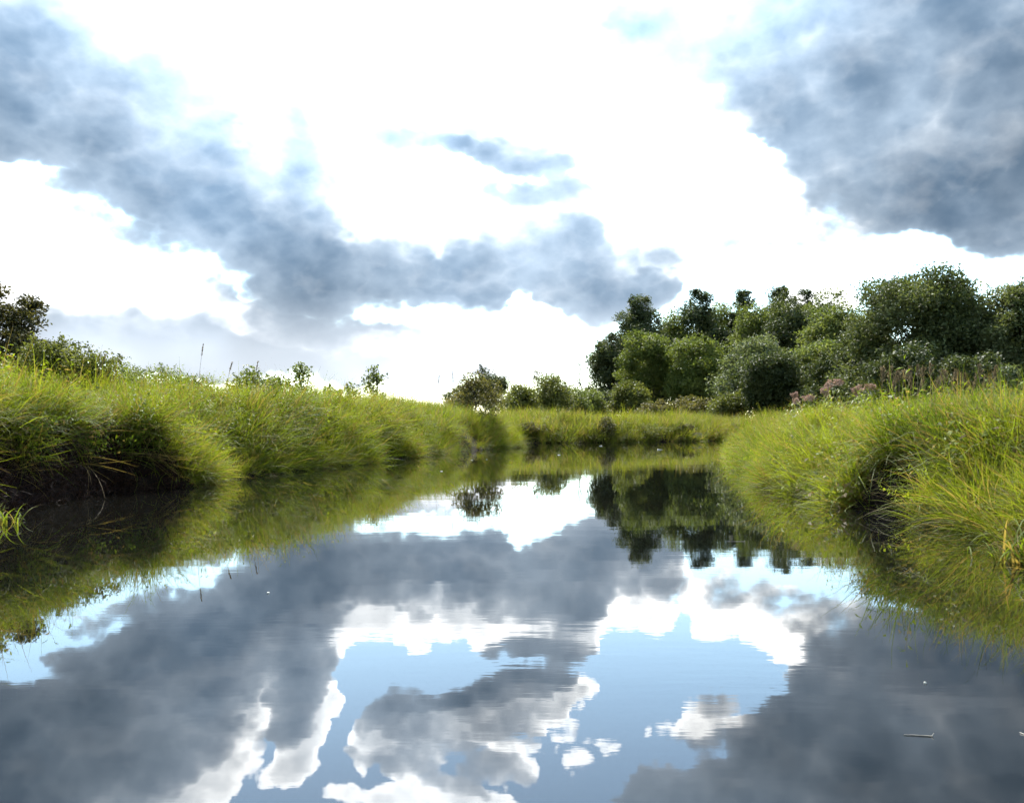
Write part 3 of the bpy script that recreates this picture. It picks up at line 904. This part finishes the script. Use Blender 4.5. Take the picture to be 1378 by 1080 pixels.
def bare_tree(px, py, Dm, label):
    rng = np.random.default_rng(55)
    x, y, z = stand(px, Dm)
    h = height(py, Dm, z)
    e = empty('bare_tree', (x, y, z))
    V, Fc = tubes([limb((0, 0, -.2), (.2, 0, h * .95), .12, .02, rng, 7, .03)], 7)
    link('trunk', fast_mesh('trunk', V, Fc, smooth=True, mats=[M['dead']]), e)
    for k in range(11):
        f = rng.uniform(.3, .92); a = rng.uniform(0, 6.28); L = h * rng.uniform(.16, .36) * (1.15 - f * .5)
        p0 = np.array([.2 * f, 0, h * .95 * f]); p1 = p0 + np.array([math.cos(a) * L * .8, math.sin(a) * L * .6, L * .55])
        main = limb(p0, p1, .045, .012, rng, 6, .07, .08)
        paths = [main]
        for j in range(6):
            q0 = main[0][rng.integers(2, 6)]
            paths.append(limb(q0, q0 + rng.normal(0, .4, 3) * L * .45 + np.array([0, 0, L * .2]), .016, .006, rng, 4, .08))
        V, Fc = tubes(paths, 5)
        link('branch', fast_mesh('branch', V, Fc, smooth=True, mats=[M['dead']]), e)
    n = 420
    Pp = rng.normal(0, 1, (n, 3)) * np.array([.8, .8, h * .2]) + np.array([.3, 0, h * .55])
    V, Fc = leaf_quads(Pp, .16, rng)
    link('crown', fast_mesh('crown', V, Fc, {'tint': np.repeat(rng.uniform(.3, 1, n), 4)}, mats=[M['pale']]), e)
    tag(e, label, 'tree')


bare_tree(778, 474, 96, 'nearly bare pale tree at the left end of the wood')

# ------------------------------------------------------------------ flowers, plumes, stalks
def weed_parts(seed, h):
    rng = np.random.default_rng(seed)
    stem_pts, rd = limb((0, 0, -.05), (rng.normal(0, .08), rng.normal(0, .08), h), .009, .005, rng, 7, .015)
    paths = [(stem_pts, rd)]
    top = stem_pts[-1]
    heads = []
    for k in range(rng.integers(4, 7)):
        a = rng.uniform(0, 6.28); r_ = rng.uniform(.03, .13)
        hp = top + np.array([math.cos(a) * r_, math.sin(a) * r_, rng.uniform(-.06, .05)])
        paths.append(limb(stem_pts[-2], hp, .004, .003, rng, 4, .03, .05)); heads.append(hp)
    V, Fc = tubes(paths, 5)
    stem = fast_mesh('stem', V, Fc, smooth=True, mats=[M['stem']])
    head = []
    for hp in heads:
        Pp = hp + np.clip(rng.normal(0, 1, (70, 3)), -1.5, 1.5) * np.array([.040, .040, .022])
        V, Fc = leaf_quads(Pp, .034, rng, .8, .9)
        head.append(('flower_head', fast_mesh('flower_head', V, Fc, {'tint': np.repeat(rng.uniform(0, 1, len(Pp)), 4)}, mats=[M['flower']])))
    LV = []
    for k in range(6):
        zf = .18 + .13 * k; c0 = np.array([0, 0, zf * h])
        c0[:2] = stem_pts[min(6, int(zf * 6))][:2]
        for j in range(4):
            a = j * 1.57 + k * .7 + rng.uniform(-.2, .2); L = .19 * rng.uniform(.8, 1.15) * (1.1 - .4 * zf)
            d_ = np.array([math.cos(a), math.sin(a), .25]); s_ = np.array([-math.sin(a), math.cos(a), 0]) * .035
            LV += [c0, c0 + d_ * L * .45 + s_, c0 + d_ * L + np.array([0, 0, -.09]), c0 + d_ * L * .45 - s_]
    LV = np.array(LV)
    leaves = fast_mesh('leaves', LV, np.arange(len(LV)).reshape(-1, 4), {'tint': np.repeat(rng.uniform(0, 1, len(LV) // 4), 4)}, mats=[M['mid']])
    return (('stem', stem), ('leaves', leaves), *head)


ORD = ['first', 'second', 'third', 'fourth', 'fifth', 'sixth', 'seventh', 'eighth', 'ninth', 'tenth', 'eleventh', 'twelfth', 'thirteenth', 'fourteenth',
       'fifteenth', 'sixteenth', 'seventeenth', 'eighteenth', 'nineteenth', 'twentieth', 'twenty-first', 'twenty-second', 'twenty-third', 'twenty-fourth',
       'twenty-fifth', 'twenty-sixth', 'twenty-seventh', 'twenty-eighth']
WEEDS = [weed_parts(900 + k, 1.0) for k in range(4)]
rng = np.random.default_rng(77)
for k in range(12):
    px = 1064 + 112 * (k + rng.uniform(-.42, .42)) / 11
    Dm = rng.uniform(17.5, 21.5)
    py = 521 + 8 * rng.uniform(-1, 1) + (1118 - px) * .30 * (px < 1100) + (px > 1160) * 6
    x, y, z = stand(px, Dm)
    h = height(py, Dm, z)
    e = put_tree('pink_weed', ORD[k] + ' tall pink flowered weed from the left on the right bank', 'wildflower', 'pink flowering weeds on the right bank', WEEDS[k % 4], (x, y, z), rng.uniform(0, 6.28))
    e.scale = (.62, .62, h)


def plume_parts(seed, h, mat_='plume', fat=1.0):
    rng = np.random.default_rng(seed)
    lean = rng.normal(.10, .06)
    pts = np.array([[lean * f * f * h, 0, -.05 + (h + .05) * f] for f in np.linspace(0, 1, 8)])
    V, Fc = tubes([(pts, np.linspace(.006, .002, 8))], 5)
    stem = fast_mesh('stem', V, Fc, smooth=True, mats=[M['straw']])
    n = 110
    f = rng.uniform(.84, 1.0, n)
    c_ = np.stack([lean * f * f * h, 0 * f, h * f], 1)
    w_ = .026 * fat * np.sin(np.pi * np.clip((f - .83) / .19, .05, 1)) ** .7
    Pp = c_ + rng.normal(0, .6, (n, 3)) * w_[:, None]
    ax = rng.normal(0, .35, (n, 3)) + np.array([.25, 0, 1.0]); ax /= np.linalg.norm(ax, axis=1)[:, None]
    sd = np.cross(ax, rng.normal(0, 1, (n, 3))); sd /= np.linalg.norm(sd, axis=1)[:, None] + 1e-9
    s = .045 * (.5 + .5 * fat) * rng.uniform(.6, 1.4, n)[:, None]
    V = np.stack([Pp, Pp + ax * s * .5 + sd * s * .14, Pp + ax * s, Pp + ax * s * .5 - sd * s * .14], 1).reshape(-1, 3)
    pl = fast_mesh('plume', V, np.arange(n * 4).reshape(n, 4), {'tint': np.repeat(rng.uniform(0, 1, n), 4)}, mats=[M[mat_]])
    return (('stem', stem), ('plume', pl))


PLUMES = [plume_parts(950 + k, 1.0, 'plume', 1.0) for k in range(5)]
for k in range(28):
    px = 1186 + 150 * (k + rng.uniform(-.4, .4)) / 27
    Dm = rng.uniform(15.0, 20.5)
    py = 513 - 24 * rng.uniform(0, 1) ** 1.4 + 4 * rng.uniform(0, 1)
    x, y, z = stand(px, Dm)
    h = height(py, Dm, z)
    e = put_tree('dry_reed', ORD[k] + ' tan reed plume from the left before the dark wood at right', 'reed', 'dry reed plumes above the right bank', PLUMES[k % 5], (x, y, z), rng.normal(0, .5))
    e.scale = (h * .9, h * .9, h)
STALK_AT = [(265, 463, 19.0, 'tallest thin grass stalk against the sky above the left bank'),
            (300, 488, 19.5, 'bent grass stalk right of the tallest stalk on the left bank'),
            (122, 478, 17.5, 'thin grass stalk at the right side of the rounded left bush'),
            (338, 486, 21.0, 'leaning thin stalk in front of the leftmost sapling'),
            (585, 505, 31.0, 'thin stalk left of the rusty green shrub on the bank tip'),
            (612, 500, 32.0, 'taller thin stalk beside the rusty green shrub on the bank tip')]
for k, (px, py, Dm, lab) in enumerate(STALK_AT):
    x, y, z = stand(px, Dm)
    h = height(py, Dm, z)
    e = put_tree('grass_stalk', lab, 'grass stalk', 'thin stalks against the sky', plume_parts(980 + k, h, 'plume', .28), (x, y, z), rng.uniform(-.4, .4))

# ------------------------------------------------------------------ near grass clumps at the picture edges
def clump(px, Dm, label, length, n, seed, z=None):
    x, y, z0 = stand(px, Dm)
    V, Fc, t, al = blade_set(n, length, .014, .10, (8, 40), (50, 130), np.random.default_rng(seed), 7)
    o = link('grass_clump', fast_mesh('grass_clump', V, Fc, {'tint': t, 'along': al}, mats=[M['grass']]), None, (x, y, max(z0, -.05) if z is None else z))
    tag(o, label, 'grass clump')


clump(2, 9.6, 'arching pale grass clump low at the left edge by the water', .40, 60, 61)
clump(1374, 6.9, 'arching pale grass clump low at the right edge by the water', .58, 90, 62)

# ------------------------------------------------------------------ things afloat
def on_water(px, py):
    Dm = CAM_H * F_PX / (py - HORIZON)
    return (px - 689.0) / F_PX * Dm, Dm


def petal_mesh(seed, s):
    rng = np.random.default_rng(seed)
    k = 9
    ang = np.arange(k) * 2 * math.pi / k
    r_ = s * (.75 + .35 * rng.uniform(0, 1, k))
    V = [(0, 0, .006 + s * .12)] + [(math.cos(a) * q_, math.sin(a) * q_ * .7, .004 + s * .25 * rng.uniform(0, 1)) for a, q_ in zip(ang, r_)] \
        + [(math.cos(a) * q_ * .8, math.sin(a) * q_ * .55, -.006) for a, q_ in zip(ang, r_)]
    Fc = [(0, 1 + i, 1 + (i + 1) % k) for i in range(k)]
    for i in range(k):
        j = (i + 1) % k
        Fc += [(1 + i, 1 + k + i, 1 + k + j), (1 + i, 1 + k + j, 1 + j)]
    return fast_mesh('floating_leaf', V, Fc, smooth=True, mats=[M['petal']])


FLOAT = [(752, 612, .075, 'white speck afloat before the far bank, right of the left bank tip'), (635, 619, .055, 'white speck afloat below the rusty green shrub'),
         (655, 618, .045, 'faint white speck just right of the speck below the rusty shrub'), (888, 605, .16, 'long pale scrap afloat near the far bank by the right tip'),
         (808, 600, .14, 'pale scrap afloat at the foot of the far bank'), (450, 626, .06, 'pale scrap afloat at the foot of the left bank'),
         (594, 634, .04, 'tiny pale speck afloat in the middle left of the river'), (362, 797, .012, 'single white speck on the blue cloud reflection at left'),
         (1242, 917, .006, 'tiny pale speck on the dark reflection at lower right'), (1085, 668, .05, 'pale leaf afloat against the right bank')]
for k, (px, py, s, lab) in enumerate(FLOAT):
    x, y = on_water(px, py)
    o = link('floating_leaf', petal_mesh(40 + k, s * (.62 if py < 700 else 1.0)), None, (x, y, 0))
    o.rotation_euler = (0, 0, k * 1.1)
    tag(o, lab, 'floating leaf', 'scraps afloat on the river')
TW = [(1213, 986, 1250, 988, 'thin pale twig afloat on the dark reflection at lower right'), (1368, 983, 1384, 990, 'pale twig afloat cut off by the right edge'),
      (978, 728, 1000, 728, 'pale twig afloat on the reflection of the wood')]
for k, (xa, ya, xb, yb, lab) in enumerate(TW):
    a = on_water(xa, ya); b_ = on_water(xb, yb)
    dx, dy = b_[0] - a[0], b_[1] - a[1]
    rg = np.random.default_rng(30 + k)
    main = limb((0, 0, .002), (dx, dy, .004), .0011, .0019, rg, 7, .03)
    main[0][:, 2] = .002
    kn = (np.array([[dx, dy, 0], [dx + .01, dy + .004, .010]]), np.array([.002, .001]))
    V, Fc = tubes([main, kn], 6)
    o = link('floating_twig', fast_mesh('floating_twig', V, Fc, smooth=True, mats=[M['twig']]), None, (a[0], a[1], 0))
    tag(o, lab, 'twig', 'twigs afloat on the river')
